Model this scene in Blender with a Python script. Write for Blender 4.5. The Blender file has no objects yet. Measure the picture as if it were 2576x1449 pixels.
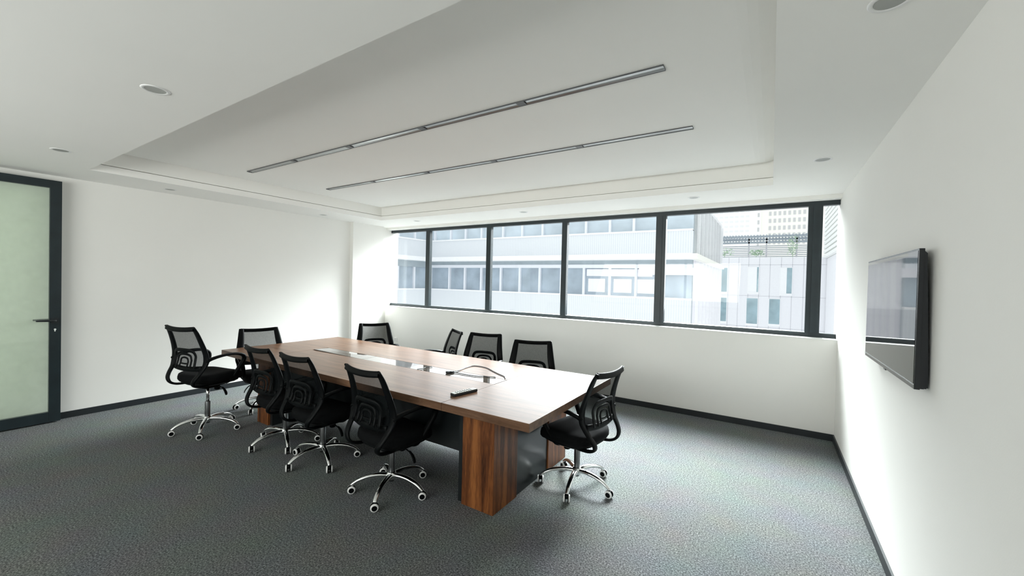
import bpy, bmesh, math, random
from mathutils import Vector, Matrix
random.seed(7)
PI = math.pi
scene = bpy.context.scene
C = bpy.context.collection

# ------------------------------------------------------------------ camera
F_PX = 1022.0
YAW, PITCH, ROLL = -0.5676, -0.0150, 0.0242
cam_data = bpy.data.cameras.new('camera')
cam_data.sensor_fit = 'HORIZONTAL'
cam_data.sensor_width = 36.0
cam_data.lens = 36.0 * F_PX / 2576.0
cam_data.clip_start, cam_data.clip_end = 0.02, 500
cam = bpy.data.objects.new('camera', cam_data)
C.objects.link(cam)
fw = Vector((math.sin(YAW) * math.cos(PITCH), math.cos(YAW) * math.cos(PITCH), math.sin(PITCH)))
rt = Vector((math.cos(YAW), -math.sin(YAW), 0))
up = rt.cross(fw)
r2 = math.cos(ROLL) * rt + math.sin(ROLL) * up
u2 = -math.sin(ROLL) * rt + math.cos(ROLL) * up
mw = Matrix((r2, u2, -fw)).transposed().to_4x4()
mw.translation = Vector((0, 0, 1.6))
cam.matrix_world = mw
scene.camera = cam

# ------------------------------------------------------------------ world, daylight, rear fill, exposure
world = bpy.data.worlds.new('overcast_sky')
scene.world = world
world.use_nodes = True
wn = world.node_tree.nodes
wn['Background'].inputs[0].default_value = (0.955, 0.975, 1.0, 1)
wn['Background'].inputs[1].default_value = 1.22

day = bpy.data.lights.new('window_daylight', 'AREA')
day.shape = 'RECTANGLE'
day.size, day.size_y = 5.6, 1.48
day.color = (0.965, 0.98, 1.0)
day.energy = 88.0
day.spread = math.radians(104)
dl = bpy.data.objects.new('window_daylight', day)
C.objects.link(dl)
dl.location = (-3.6, 6.05, 1.86)
dl.rotation_euler = (math.radians(-57), 0, 0)       # emits towards -y, into the room

sk = bpy.data.lights.new('sky_patch_daylight', 'AREA')       # the bright sky above the roofs, slanting down through the window
sk.shape = 'RECTANGLE'
sk.size, sk.size_y = 6.0, 8.0
sk.spread = math.radians(58)
sk.color = (0.945, 0.98, 1.0)
sk.energy = 3200.0
sko = bpy.data.objects.new('sky_patch_daylight', sk)
C.objects.link(sko)
sko.location = (-3.1, 10.0, 6.2)
sko.rotation_euler = (math.radians(-47), 0, 0)

bk = bpy.data.lights.new('rear_fill_light', 'AREA')      # added fill for ceiling and walls, shining through the added rear window
bk.shape = 'RECTANGLE'
bk.size, bk.size_y = 4.4, 1.5
bk.color = (1.0, 0.985, 0.955)
bk.energy = 170.0
bko = bpy.data.objects.new('rear_fill_light', bk)
C.objects.link(bko)
bko.location = (-3.0, -2.80, 1.75)
bko.rotation_euler = (math.radians(127), 0, 0)       # emits towards +y, into the room

scene.view_settings.view_transform = 'Standard'
scene.view_settings.look = 'None'
scene.view_settings.exposure = 0.08
scene.view_settings.gamma = 1.0
scene.view_settings.use_curve_mapping = False
scene.cycles.use_denoising = True
scene.cycles.max_bounces = 14
scene.cycles.diffuse_bounces = 8
scene.cycles.glossy_bounces = 5
scene.cycles.transparent_max_bounces = 24
scene.cycles.sample_clamp_indirect = 8.0

# ------------------------------------------------------------------ materials
def lin(c):
    return tuple((x / 255.0 / 12.92) if x / 255.0 <= 0.04045 else ((x / 255.0 + 0.055) / 1.055) ** 2.4 for x in c)

def mat(name, col, rough=0.5, metal=0.0, spec=0.5, var=0.06, scale=8.0, bump=0.0, bscale=200.0, stretch=None, coat=0.0, lo=None):
    """Principled surface with a procedural tint variation and optional grain."""
    m = bpy.data.materials.new(name)
    m.use_nodes = True
    nt = m.node_tree
    n, l = nt.nodes, nt.links
    b = n['Principled BSDF']
    tc = n.new('ShaderNodeTexCoord')
    mp = n.new('ShaderNodeMapping')
    l.new(tc.outputs['Object'], mp.inputs['Vector'])
    if stretch:
        mp.inputs['Scale'].default_value = stretch
    nz = n.new('ShaderNodeTexNoise')
    nz.inputs['Scale'].default_value = scale
    nz.inputs['Detail'].default_value = 4
    l.new(mp.outputs[0], nz.inputs['Vector'])
    rp = n.new('ShaderNodeValToRGB')
    a = lo if lo else tuple(x * (1 - var) for x in col)
    z = tuple(min(1.0, x * (1 + var)) for x in col)
    rp.color_ramp.elements[0].position = 0.3
    rp.color_ramp.elements[1].position = 0.7
    rp.color_ramp.elements[0].color = (*a, 1)
    rp.color_ramp.elements[1].color = (*z, 1)
    l.new(nz.outputs['Fac'], rp.inputs['Fac'])
    l.new(rp.outputs['Color'], b.inputs['Base Color'])
    b.inputs['Roughness'].default_value = rough
    b.inputs['Metallic'].default_value = metal
    b.inputs['Specular IOR Level'].default_value = spec
    b.inputs['Coat Weight'].default_value = coat
    b.inputs['Coat Roughness'].default_value = 0.1
    if bump > 0:
        nb = n.new('ShaderNodeTexNoise')
        nb.inputs['Scale'].default_value = bscale
        nb.inputs['Detail'].default_value = 3
        l.new(mp.outputs[0], nb.inputs['Vector'])
        bp = n.new('ShaderNodeBump')
        bp.inputs['Strength'].default_value = bump
        bp.inputs['Distance'].default_value = 0.004
        l.new(nb.outputs['Fac'], bp.inputs['Height'])
        l.new(bp.outputs['Normal'], b.inputs['Normal'])
    return m

def wood(name, dark, mid, light, stretch, rough, streak=1.0, spec=0.5):
    m = bpy.data.materials.new(name)
    m.use_nodes = True
    nt = m.node_tree
    n, l = nt.nodes, nt.links
    b = n['Principled BSDF']
    tc = n.new('ShaderNodeTexCoord')
    mp = n.new('ShaderNodeMapping')
    mp.inputs['Scale'].default_value = stretch
    l.new(tc.outputs['Object'], mp.inputs['Vector'])
    n1 = n.new('ShaderNodeTexNoise')
    n1.inputs['Scale'].default_value = 1.0 * streak
    n1.inputs['Detail'].default_value = 6
    n1.inputs['Distortion'].default_value = 0.6
    l.new(mp.outputs[0], n1.inputs['Vector'])
    n2 = n.new('ShaderNodeTexNoise')
    n2.inputs['Scale'].default_value = 14.0
    n2.inputs['Detail'].default_value = 5
    l.new(mp.outputs[0], n2.inputs['Vector'])
    mx = n.new('ShaderNodeMath'); mx.operation = 'MULTIPLY_ADD'
    mx.inputs[1].default_value = 0.45
    l.new(n2.outputs['Fac'], mx.inputs[0])
    l.new(n1.outputs['Fac'], mx.inputs[2])
    rp = n.new('ShaderNodeValToRGB')
    e = rp.color_ramp.elements
    e[0].position, e[1].position = 0.52, 0.92
    e[0].color, e[1].color = (*dark, 1), (*light, 1)
    k = e.new(0.72); k.color = (*mid, 1)
    l.new(mx.outputs[0], rp.inputs['Fac'])
    l.new(rp.outputs['Color'], b.inputs['Base Color'])
    b.inputs['Roughness'].default_value = rough
    b.inputs['Specular IOR Level'].default_value = spec
    bp = n.new('ShaderNodeBump')
    bp.inputs['Strength'].default_value = 0.08
    bp.inputs['Distance'].default_value = 0.002
    l.new(n2.outputs['Fac'], bp.inputs['Height'])
    l.new(bp.outputs['Normal'], b.inputs['Normal'])
    return m

def carpet(name):
    m = bpy.data.materials.new(name)
    m.use_nodes = True
    nt = m.node_tree
    n, l = nt.nodes, nt.links
    b = n['Principled BSDF']
    tc = n.new('ShaderNodeTexCoord')
    n1 = n.new('ShaderNodeTexNoise')
    n1.inputs['Scale'].default_value = 105.0
    n1.inputs['Detail'].default_value = 5
    n1.inputs['Roughness'].default_value = 0.75
    l.new(tc.outputs['Object'], n1.inputs['Vector'])
    n2 = n.new('ShaderNodeTexNoise')
    n2.inputs['Scale'].default_value = 3.0
    n2.inputs['Detail'].default_value = 2
    l.new(tc.outputs['Object'], n2.inputs['Vector'])
    rp = n.new('ShaderNodeValToRGB')
    e = rp.color_ramp.elements
    e[0].position, e[1].position = 0.36, 0.66
    e[0].color = (0.028, 0.031, 0.031, 1)
    e[1].color = (0.31, 0.325, 0.32, 1)
    k = e.new(0.5); k.color = (0.115, 0.124, 0.123, 1)
    l.new(n1.outputs['Fac'], rp.inputs['Fac'])
    mx = n.new('ShaderNodeMix'); mx.data_type = 'RGBA'; mx.blend_type = 'MULTIPLY'
    mx.inputs[0].default_value = 0.25
    l.new(rp.outputs['Color'], mx.inputs[6])
    l.new(n2.outputs['Color'], mx.inputs[7])
    l.new(mx.outputs[2], b.inputs['Base Color'])
    b.inputs['Roughness'].default_value = 0.95
    b.inputs['Specular IOR Level'].default_value = 0.15
    bp = n.new('ShaderNodeBump')
    bp.inputs['Strength'].default_value = 0.35
    bp.inputs['Distance'].default_value = 0.004
    l.new(n1.outputs['Fac'], bp.inputs['Height'])
    l.new(bp.outputs['Normal'], b.inputs['Normal'])
    return m

def glass(name, tint=(0.97, 0.99, 0.985), refl=1.0, haze=0.0, hazecol=(0.8, 0.85, 0.85)):
    """Thin pane: clear transmission, Fresnel reflection and an optional film of dust."""
    m = bpy.data.materials.new(name)
    m.use_nodes = True
    nt = m.node_tree
    n, l = nt.nodes, nt.links
    n.remove(n['Principled BSDF'])
    out = n['Material Output']
    tr = n.new('ShaderNodeBsdfTransparent'); tr.inputs[0].default_value = (*tint, 1)
    gl = n.new('ShaderNodeBsdfGlossy'); gl.inputs['Roughness'].default_value = 0.01
    fr = n.new('ShaderNodeFresnel')
    ge = n.new('ShaderNodeNewGeometry')
    io = n.new('ShaderNodeMapRange')
    io.inputs['To Min'].default_value, io.inputs['To Max'].default_value = 1.45, 1.0 / 1.45
    l.new(ge.outputs['Backfacing'], io.inputs['Value']); l.new(io.outputs[0], fr.inputs[0])
    mu = n.new('ShaderNodeMath'); mu.operation = 'MULTIPLY'; mu.inputs[1].default_value = refl
    l.new(fr.outputs[0], mu.inputs[0])
    mx = n.new('ShaderNodeMixShader')
    l.new(mu.outputs[0], mx.inputs[0]); l.new(tr.outputs[0], mx.inputs[1]); l.new(gl.outputs[0], mx.inputs[2])
    last = mx
    if haze > 0:
        df = n.new('ShaderNodeBsdfDiffuse'); df.inputs[0].default_value = (*hazecol, 1)
        tc = n.new('ShaderNodeTexCoord')
        nz = n.new('ShaderNodeTexNoise'); nz.inputs['Scale'].default_value = 5.0; nz.inputs['Detail'].default_value = 5
        l.new(tc.outputs['Object'], nz.inputs['Vector'])
        hm = n.new('ShaderNodeMath'); hm.operation = 'MULTIPLY'; hm.inputs[1].default_value = haze * 2
        l.new(nz.outputs['Fac'], hm.inputs[0])
        m2 = n.new('ShaderNodeMixShader')
        l.new(hm.outputs[0], m2.inputs[0]); l.new(mx.outputs[0], m2.inputs[1]); l.new(df.outputs[0], m2.inputs[2])
        last = m2
    l.new(last.outputs[0], out.inputs[0])
    return m

def mesh_fabric(name, see=0.27):
    """Fine knitted mesh: far too fine a weave to resolve, so a part of the light passes."""
    m = bpy.data.materials.new(name)
    m.use_nodes = True
    nt = m.node_tree
    n, l = nt.nodes, nt.links
    b = n['Principled BSDF']
    b.inputs['Base Color'].default_value = (0.004, 0.0055, 0.006, 1)
    b.inputs['Roughness'].default_value = 0.7
    b.inputs['Specular IOR Level'].default_value = 0.06
    tr = n.new('ShaderNodeBsdfTransparent')
    tc = n.new('ShaderNodeTexCoord')
    nz = n.new('ShaderNodeTexNoise'); nz.inputs['Scale'].default_value = 320.0; nz.inputs['Detail'].default_value = 1
    l.new(tc.outputs['Object'], nz.inputs['Vector'])
    mr = n.new('ShaderNodeMapRange')
    mr.inputs['From Min'].default_value, mr.inputs['From Max'].default_value = 0.3, 0.7
    mr.inputs['To Min'].default_value, mr.inputs['To Max'].default_value = see - 0.08, see + 0.08
    l.new(nz.outputs['Fac'], mr.inputs['Value'])
    mx = n.new('ShaderNodeMixShader')
    l.new(mr.outputs[0], mx.inputs[0]); l.new(b.outputs[0], mx.inputs[1]); l.new(tr.outputs[0], mx.inputs[2])
    l.new(mx.outputs[0], n['Material Output'].inputs[0])
    return m

def corrugated(name, a, bcol, freq=26.0):
    m = bpy.data.materials.new(name)
    m.use_nodes = True
    nt = m.node_tree
    n, l = nt.nodes, nt.links
    b = n['Principled BSDF']
    tc = n.new('ShaderNodeTexCoord')
    sx = n.new('ShaderNodeSeparateXYZ'); l.new(tc.outputs['Object'], sx.inputs[0])
    ad = n.new('ShaderNodeMath'); l.new(sx.outputs[0], ad.inputs[0]); l.new(sx.outputs[1], ad.inputs[1])
    mu = n.new('ShaderNodeMath'); mu.operation = 'MULTIPLY'; mu.inputs[1].default_value = freq
    l.new(ad.outputs[0], mu.inputs[0])
    sn = n.new('ShaderNodeMath'); sn.operation = 'SINE'; l.new(mu.outputs[0], sn.inputs[0])
    mr = n.new('ShaderNodeMapRange'); mr.inputs['From Min'].default_value = -1
    l.new(sn.outputs[0], mr.inputs['Value'])
    mx = n.new('ShaderNodeMix'); mx.data_type = 'RGBA'
    mx.inputs[6].default_value = (*a, 1); mx.inputs[7].default_value = (*bcol, 1)
    l.new(mr.outputs[0], mx.inputs[0])
    l.new(mx.outputs[2], b.inputs['Base Color'])
    b.inputs['Roughness'].default_value = 0.6
    return m

M = {}
M['wall'] = mat('wall_paint', (0.835, 0.828, 0.797), 0.75, var=0.012, scale=1.2, bump=0.05, bscale=160, spec=0.25)
M['ceil'] = mat('ceiling_paint', (0.905, 0.90, 0.872), 0.85, var=0.012, scale=1.0, spec=0.2)
M['carpet'] = carpet('grey_fleck_carpet')
M['base'] = mat('skirting_black', (0.012, 0.016, 0.019), 0.45, var=0.15)
M['sill'] = mat('white_sill', (0.84, 0.85, 0.83), 0.35, var=0.02)
M['frame'] = mat('dark_slate_aluminium', (0.011, 0.020, 0.024), 0.38, var=0.15, spec=0.45)
M['pane'] = glass('window_glass', refl=0.45)
M['wood_top'] = wood('brown_wood_top', (0.082, 0.042, 0.024), (0.125, 0.066, 0.038), (0.175, 0.098, 0.058), (2.2, 26, 26), 0.30, spec=0.25)
M['wood_leg'] = wood('red_brown_wood_leg', (0.026, 0.009, 0.004), (0.135, 0.044, 0.014), (0.30, 0.11, 0.032), (17, 17, 1.1), 0.36, spec=0.35)
M['black_panel'] = mat('black_laminate', (0.012, 0.015, 0.016), 0.28, var=0.15)
M['plastic'] = mat('black_plastic', (0.0024, 0.0032, 0.0036), 0.42, var=0.15, bump=0.05, bscale=400, spec=0.09)
M['fabric'] = mat('black_fabric', (0.0035, 0.004, 0.0045), 0.9, var=0.2, scale=60, bump=0.25, bscale=500, spec=0.12)
M['mesh'] = mesh_fabric('black_mesh')
M['chrome'] = mat('chrome', (0.82, 0.83, 0.83), 0.09, metal=1.0, var=0.02)
M['steel'] = mat('brushed_aluminium', (0.36, 0.37, 0.37), 0.30, metal=1.0, var=0.05, stretch=(1, 30, 30))
M['gunmetal'] = mat('gunmetal', (0.22, 0.225, 0.23), 0.28, metal=1.0, var=0.05)
M['white_plastic'] = mat('white_plastic', (0.80, 0.80, 0.79), 0.4, var=0.02)
M['grey_plastic'] = mat('grey_plastic', (0.10, 0.105, 0.11), 0.5, var=0.06)
M['lens'] = mat('grey_lens', (0.36, 0.37, 0.35), 0.35, var=0.05)
M['screen'] = mat('black_gloss_screen', (0.004, 0.005, 0.007), 0.03, var=0.1, spec=0.6)
M['tvbody'] = mat('black_gloss_bezel', (0.006, 0.008, 0.011), 0.2, var=0.1)
M['inlay'] = mat('smoked_glass_inlay', (0.075, 0.062, 0.052), 0.02, var=0.03, spec=0.24)
M['doorglass'] = glass('pale_green_door_glass', (0.945, 0.985, 0.94), 1.0, haze=0.12, hazecol=(0.80, 0.86, 0.79))
M['remote_top'] = mat('remote_face', (0.36, 0.37, 0.34), 0.4, var=0.03)
# exterior
M['x_panel'] = corrugated('ribbed_pale_panel', (0.70, 0.73, 0.76), (0.80, 0.82, 0.85), freq=52.0)
M['x_slab'] = mat('white_slab', (0.90, 0.90, 0.91), 0.6, var=0.02)
M['x_frame'] = mat('pale_mullion', (0.80, 0.82, 0.87), 0.5, var=0.02)
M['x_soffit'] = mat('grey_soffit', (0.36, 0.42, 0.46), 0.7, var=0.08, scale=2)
M['x_glass'] = mat('blue_grey_glazing', (0.37, 0.44, 0.51), 0.12, var=0.22, scale=0.8)
M['x_glass_up'] = mat('pale_blue_glazing', (0.55, 0.63, 0.69), 0.12, var=0.18, scale=0.6)
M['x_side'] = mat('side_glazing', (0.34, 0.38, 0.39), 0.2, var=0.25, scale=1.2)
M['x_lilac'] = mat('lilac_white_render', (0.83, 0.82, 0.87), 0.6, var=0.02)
M['x_white'] = mat('white_cladding', (0.83, 0.83, 0.86), 0.5, var=0.02)
M['x_joint'] = mat('cladding_joint', (0.58, 0.58, 0.62), 0.6, var=0.05)
M['x_teal'] = mat('teal_window', (0.30, 0.42, 0.47), 0.15, var=0.25, scale=0.7)
M['x_beige'] = mat('beige_render', (0.90, 0.89, 0.82), 0.7, var=0.02)
M['x_bwin'] = mat('grey_window', (0.58, 0.58, 0.58), 0.3, var=0.12, scale=0.4)
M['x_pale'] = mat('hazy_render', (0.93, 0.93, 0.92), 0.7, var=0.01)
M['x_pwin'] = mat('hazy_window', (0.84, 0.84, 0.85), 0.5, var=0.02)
M['x_lattice'] = mat('grey_lattice', (0.40, 0.45, 0.50), 0.6, var=0.08)
M['x_leaf'] = mat('rooftop_leaves', (0.40, 0.55, 0.38), 0.7, var=0.25, scale=6)
M['x_louvre'] = mat('louvre_white', (0.88, 0.89, 0.87), 0.6, var=0.02)
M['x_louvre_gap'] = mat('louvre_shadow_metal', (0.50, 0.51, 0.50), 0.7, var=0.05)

# ------------------------------------------------------------------ mesh helpers
class MB:
    def __init__(self):
        self.bm = bmesh.new()
        self.mi = 0
    def face(self, vs, smooth=False):
        try:
            f = self.bm.faces.new(vs)
        except ValueError:
            return None
        f.material_index = self.mi
        f.smooth = smooth
        return f
    def box(self, x0, x1, y0, y1, z0, z1, bev=0.0):
        bm = self.bm
        if bev <= 0:
            v = [bm.verts.new(p) for p in ((x0,y0,z0),(x1,y0,z0),(x1,y1,z0),(x0,y1,z0),(x0,y0,z1),(x1,y0,z1),(x1,y1,z1),(x0,y1,z1))]
            for q in ((3,2,1,0),(4,5,6,7),(0,1,5,4),(1,2,6,5),(2,3,7,6),(3,0,4,7)):
                self.face([v[i] for i in q])
        else:
            t = bmesh.new()
            bmesh.ops.create_cube(t, size=1.0)
            for v in t.verts:
                v.co = Vector((x0 + (v.co.x + .5) * (x1 - x0), y0 + (v.co.y + .5) * (y1 - y0), z0 + (v.co.z + .5) * (z1 - z0)))
            bmesh.ops.bevel(t, geom=t.edges[:], offset=bev, segments=2, profile=0.7, affect='EDGES')
            mp = {v: bm.verts.new(v.co) for v in t.verts}
            for f in t.faces:
                self.face([mp[v] for v in f.verts])
            t.free()
        return self
    def ring(self, pts):
        return [self.bm.verts.new(p) for p in pts]
    def bridge(self, a, b, smooth=True):
        n = len(a)
        for i in range(n):
            self.face([a[i], a[(i + 1) % n], b[(i + 1) % n], b[i]], smooth)
    def lathe(self, prof, center=(0,0,0), axis='z', seg=24, cap=True, smooth=True, closed=False):
        """prof: list of (radius, height)."""
        c = Vector(center)
        rs = []
        for r, h in prof:
            pts = []
            for i in range(seg):
                a = 2 * PI * i / seg
                if axis == 'z': p = Vector((r * math.cos(a), r * math.sin(a), h))
                elif axis == 'x': p = Vector((h, r * math.cos(a), r * math.sin(a)))
                else: p = Vector((r * math.sin(a), h, r * math.cos(a)))
                pts.append(c + p)
            rs.append(self.ring(pts))
        for a, b in zip(rs, rs[1:]):
            self.bridge(a, b, smooth)
        if closed:
            self.bridge(rs[-1], rs[0], smooth)
        elif cap:
            self.face(list(reversed(rs[0]))); self.face(rs[-1])
        return self
    def sweep(self, path, w, t, side=None, seg=10, sub=5, power=2.6, cap=True, closed=False):
        """Sweep a flattened superellipse (width w along side, thickness t) along a smooth path."""
        P = [Vector(p) for p in path]
        n = len(P)
        W = list(w) if isinstance(w, (list, tuple)) else [w] * n
        T = list(t) if isinstance(t, (list, tuple)) else [t] * n
        pts, ws, ts = [], [], []
        def cr(a, b, c, d, u):
            return 0.5 * ((2 * b) + (c - a) * u + (2 * a - 5 * b + 4 * c - d) * u * u + (3 * b - a - 3 * c + d) * u ** 3)
        rng = n if closed else n - 1
        for i in range(rng):
            g = lambda k: P[k % n] if closed else P[max(0, min(n - 1, k))]
            for s in range(sub):
                u = s / sub
                pts.append(cr(g(i - 1), g(i), g(i + 1), g(i + 2), u))
                ws.append(W[i] + (W[(i + 1) % n] - W[i]) * u); ts.append(T[i] + (T[(i + 1) % n] - T[i]) * u)
        if not closed:
            pts.append(P[-1]); ws.append(W[-1]); ts.append(T[-1])
        m = len(pts)
        rs = []
        prev = None
        for i in range(m):
            if closed: tg = pts[(i + 1) % m] - pts[(i - 1) % m]
            else: tg = pts[min(m - 1, i + 1)] - pts[max(0, i - 1)]
            tg.normalize()
            if side is None:
                ref = prev if prev is not None else (Vector((0, 0, 1)) if abs(tg.z) < 0.9 else Vector((1, 0, 0)))
                sd = ref - tg * ref.dot(tg)
            else:
                ref = Vector(side)
                sd = ref - tg * ref.dot(tg)
            sd.normalize(); prev = sd
            nm = tg.cross(sd)
            ring = []
            for k in range(seg):
                a = 2 * PI * k / seg
                ca, sa = math.cos(a), math.sin(a)
                e = 2.0 / power
                x = math.copysign(abs(ca) ** e, ca) * ws[i] / 2
                y = math.copysign(abs(sa) ** e, sa) * ts[i] / 2
                ring.append(pts[i] + sd * x + nm * y)
            rs.append(self.ring(ring))
        for a, b in zip(rs, rs[1:]):
            self.bridge(a, b)
        if closed: self.bridge(rs[-1], rs[0])
        elif cap:
            self.face(list(reversed(rs[0]))); self.face(rs[-1])
        return self
    def obj(self, name, mats, parent=None, loc=None):
        me = bpy.data.meshes.new(name)
        bmesh.ops.recalc_face_normals(self.bm, faces=self.bm.faces[:])
        self.bm.to_mesh(me); self.bm.free()
        for x in (mats if isinstance(mats, (list, tuple)) else [mats]):
            me.materials.append(x)
        o = bpy.data.objects.new(name, me)
        C.objects.link(o)
        if parent: o.parent = parent
        if loc: o.location = loc
        return o

def box(name, m, x0, x1, y0, y1, z0, z1, parent=None, bev=0.0):
    return MB().box(x0, x1, y0, y1, z0, z1, bev).obj(name, m, parent)

def tag(o, label=None, cat=None, group=None, kind=None):
    if label: o['label'] = label
    if cat: o['category'] = cat
    if group: o['group'] = group
    if kind: o['kind'] = kind
    return o

def empty(name, loc=(0, 0, 0), rz=0.0, label=None, cat=None, group=None, kind=None):
    o = bpy.data.objects.new(name, None)
    o.empty_display_size = 0.1
    C.objects.link(o)
    o.location = loc; o.rotation_euler = (0, 0, rz)
    return tag(o, label, cat, group, kind)

# ------------------------------------------------------------------ room shell
XL, XR, YW, YB = -6.440, 0.602, 5.440, -2.2
ZC, ZU = 2.608, 2.803
tag(box('floor', M['carpet'], XL - 0.2, XR + 0.2, YB - 0.2, YW + 0.3, -0.12, 0.0), 'dark grey flecked carpet covering the whole room', 'floor', kind='structure')

wl = MB()
wl.box(XL - 0.2, XL, YB - 0.2, YW + 0.3, 0, 3.1)
wl.box(XL, XL + 0.085, 4.62, 5.30, 0, ZC)                     # shallow column at the far end
tag(wl.obj('wall_left', M['wall']), 'plain white wall with the open door leaf and a shallow column at its far end', 'wall', kind='structure')
tag(box('wall_right', M['wall'], XR, XR + 0.2, YB - 0.2, YW + 0.3, 0, 3.1), 'plain white wall that carries the television', 'wall', kind='structure')
wk = MB()
wk.box(XL, -5.3, YB - 0.2, YB, 0, 3.1); wk.box(-0.7, XR, YB - 0.2, YB, 0, 3.1)
wk.box(-5.3, -0.7, YB - 0.2, YB, 0, 0.95); wk.box(-5.3, -0.7, YB - 0.2, YB, 2.55, 3.1)
tag(wk.obj('wall_back', M['wall']), 'plain white wall behind the viewpoint', 'wall', kind='structure')
ZS, ZH, YF = 1.064, 2.567, 5.562
wf = MB()
wf.box(XL, XR, YW, YW + 0.3, 0, ZS)
wf.box(XL, XR, YW, YW + 0.3, ZH, 3.1)
tag(wf.obj('wall_front', M['wall']), 'white window wall below and above the long ribbon window', 'wall', kind='structure')
tag(box('trim_1', M['sill'], XL + 0.001, XR - 0.001, YW - 0.006, YF - 0.001, ZS, ZS + 0.008, bev=0.002), 'white painted sill ledge under the ribbon window', 'window sill', kind='structure')

AX0, AX1, AY0, AY1 = -5.712, -0.012, 1.135, 4.707
cl = MB()
LIP = 2.678
def ring_slab(b, ax0, ax1, ay0, ay1, z0, z1):
    b.box(XL, ax0, YB, YW, z0, z1)
    b.box(ax1, XR, YB, YW, z0, z1)
    b.box(ax0, ax1, YB, ay0, z0, z1)
    b.box(ax0, ax1, ay1, YW, z0, z1)
ring_slab(cl, AX0, AX1, AY0, AY1, ZC, LIP)
ring_slab(cl, AX0 - 0.05, AX1 + 0.05, AY0 - 0.05, AY1 + 0.05, LIP, LIP + 0.010)      # shadow joint above the lip
ring_slab(cl, AX0 - 0.014, AX1 + 0.014, AY0 - 0.014, AY1 + 0.014, LIP + 0.010, 3.0)
prev = None
for w_, z_ in ((0.15, 0.0), (0.11, 0.004), (0.07, 0.014), (0.03, 0.031), (-0.02, 0.060)):     # tray panel, border curved up to shape a soft shade band along its edges
    rg = cl.ring([(AX0 + w_, AY0 + w_, ZU + z_), (AX1 - w_, AY0 + w_, ZU + z_), (AX1 - w_, AY1 - w_, ZU + z_), (AX0 + w_, AY1 - w_, ZU + z_)])
    if prev: cl.bridge(prev, rg, False)
    else: cl.face(rg)
    prev = rg
cl.box(AX0 - 0.1, AX1 + 0.1, AY0 - 0.1, AY1 + 0.1, ZU + 0.09, 3.05)
tag(cl.obj('ceiling', M['ceil']), 'white ceiling with a large recessed tray above the table', 'ceiling', kind='structure')

BH = 0.07
tag(box('baseboard_left', M['base'], XL, XL + 0.012, YB, YW, 0, BH), 'black skirting along the left wall', 'skirting', kind='structure')
tag(box('baseboard_right', M['base'], XR - 0.012, XR, YB, YW, 0, BH), 'black skirting along the right wall', 'skirting', kind='structure')
tag(box('baseboard_front', M['base'], XL + 0.012, XR - 0.012, YW - 0.012, YW, 0, BH), 'black skirting under the window', 'skirting', kind='structure')

# ------------------------------------------------------------------ ribbon window
win = empty('window_1', (0, YF, ZS), 0, 'long ribbon window with dark frame and six panes', 'window', kind='structure')
def wbox(name, m, x0, x1, y0, y1, z0, z1, bev=0.0):
    return box(name, m, x0, x1, y0 - YF, y1 - YF, z0 - ZS, z1 - ZS, win, bev)
wbox('top_rail', M['frame'], XL, XR, YF, YF + 0.07, 2.516, ZH + 0.02)
br = MB()
br.box(XL, XR, 0, 0.07, 0.0, 0.055)
br.box(XL, XR, -0.012, 0.0, 0.004, 0.022)
br.obj('bottom_rail', M['frame'], win)
MUL = [(-5.487, -5.391), (-4.082, -3.992), (-2.678, -2.594), (-1.307, -1.181), (0.326, 0.456)]
for i, (a, b) in enumerate(MUL):
    m = MB()
    m.box(a, b, 0, 0.07, 0.05, 1.456, 0.003)
    if b - a > 0.11:
        m.box(a + 0.045, b - 0.045, -0.008, 0.0, 0.055, 1.452)
    m.obj('mullion', M['frame'], win)
XS = [XL] + [x for p in MUL for x in p] + [XR]
for i in range(0, len(XS), 2):
    wbox('pane', M['pane'], XS[i] + 0.0005, XS[i + 1] - 0.0005, YF + 0.040, YF + 0.046, ZS + 0.055, 2.516)

rw = empty('fill_window', (-3.0, YB - 0.1, 0.95), 0, 'added window behind the viewpoint, opening for the rear fill lamp', 'window', kind='structure')  # unseen window, added to let the rear fill lamp shine in
b = MB()
for a_, c_ in ((-2.3, -2.24), (-0.78, -0.72), (0.72, 0.78), (2.24, 2.3)):
    b.box(a_, c_, -0.03, 0.03, 0.05, 1.55)
b.box(-2.3, 2.3, -0.03, 0.03, 0, 0.05); b.box(-2.3, 2.3, -0.03, 0.03, 1.55, 1.6)
b.obj('window_frame', M['frame'], rw)
for a_, c_ in ((-2.24, -0.78), (-0.72, 0.72), (0.78, 2.24)):
    box('pane', M['pane'], a_ + 0.0005, c_ - 0.0005, -0.003, 0.003, 0.0505, 1.5495, rw)

# ------------------------------------------------------------------ door leaf standing open along the left wall
DX = -6.34
door = empty('door_1', (DX, 0.06, 0), 0, 'glass door leaf in a wide black frame, open against the left wall', 'door', kind='structure')
D0, D1 = 0.0, 1.003
df = MB()
df.box(-0.045, 0, D0, D0 + 0.085, 0.012, 2.543, 0.003)
df.box(-0.045, 0, D1 - 0.085, D1, 0.012, 2.543, 0.003)
df.box(-0.045, 0, D0 + 0.085, D1 - 0.085, 0.012, 0.118, 0.003)
df.box(-0.045, 0, D0 + 0.085, D1 - 0.085, 2.463, 2.543, 0.003)
df.obj('door_frame', M['frame'], door)
box('glass_pane', M['doorglass'], -0.026, -0.020, D0 + 0.085, D1 - 0.085, 0.118, 2.463, door)
hd = MB()
hd.box(0.0, 0.008, D1 - 0.070, D1 - 0.020, 1.045, 1.105, 0.002)
hd.sweep([(0.008, D1 - 0.045, 1.078), (0.040, D1 - 0.045, 1.078), (0.055, D1 - 0.060, 1.080), (0.056, D1 - 0.12, 1.082), (0.054, D1 - 0.185, 1.083)], [0.02, 0.02, 0.022, 0.022, 0.016], 0.016, None, 10)
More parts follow.
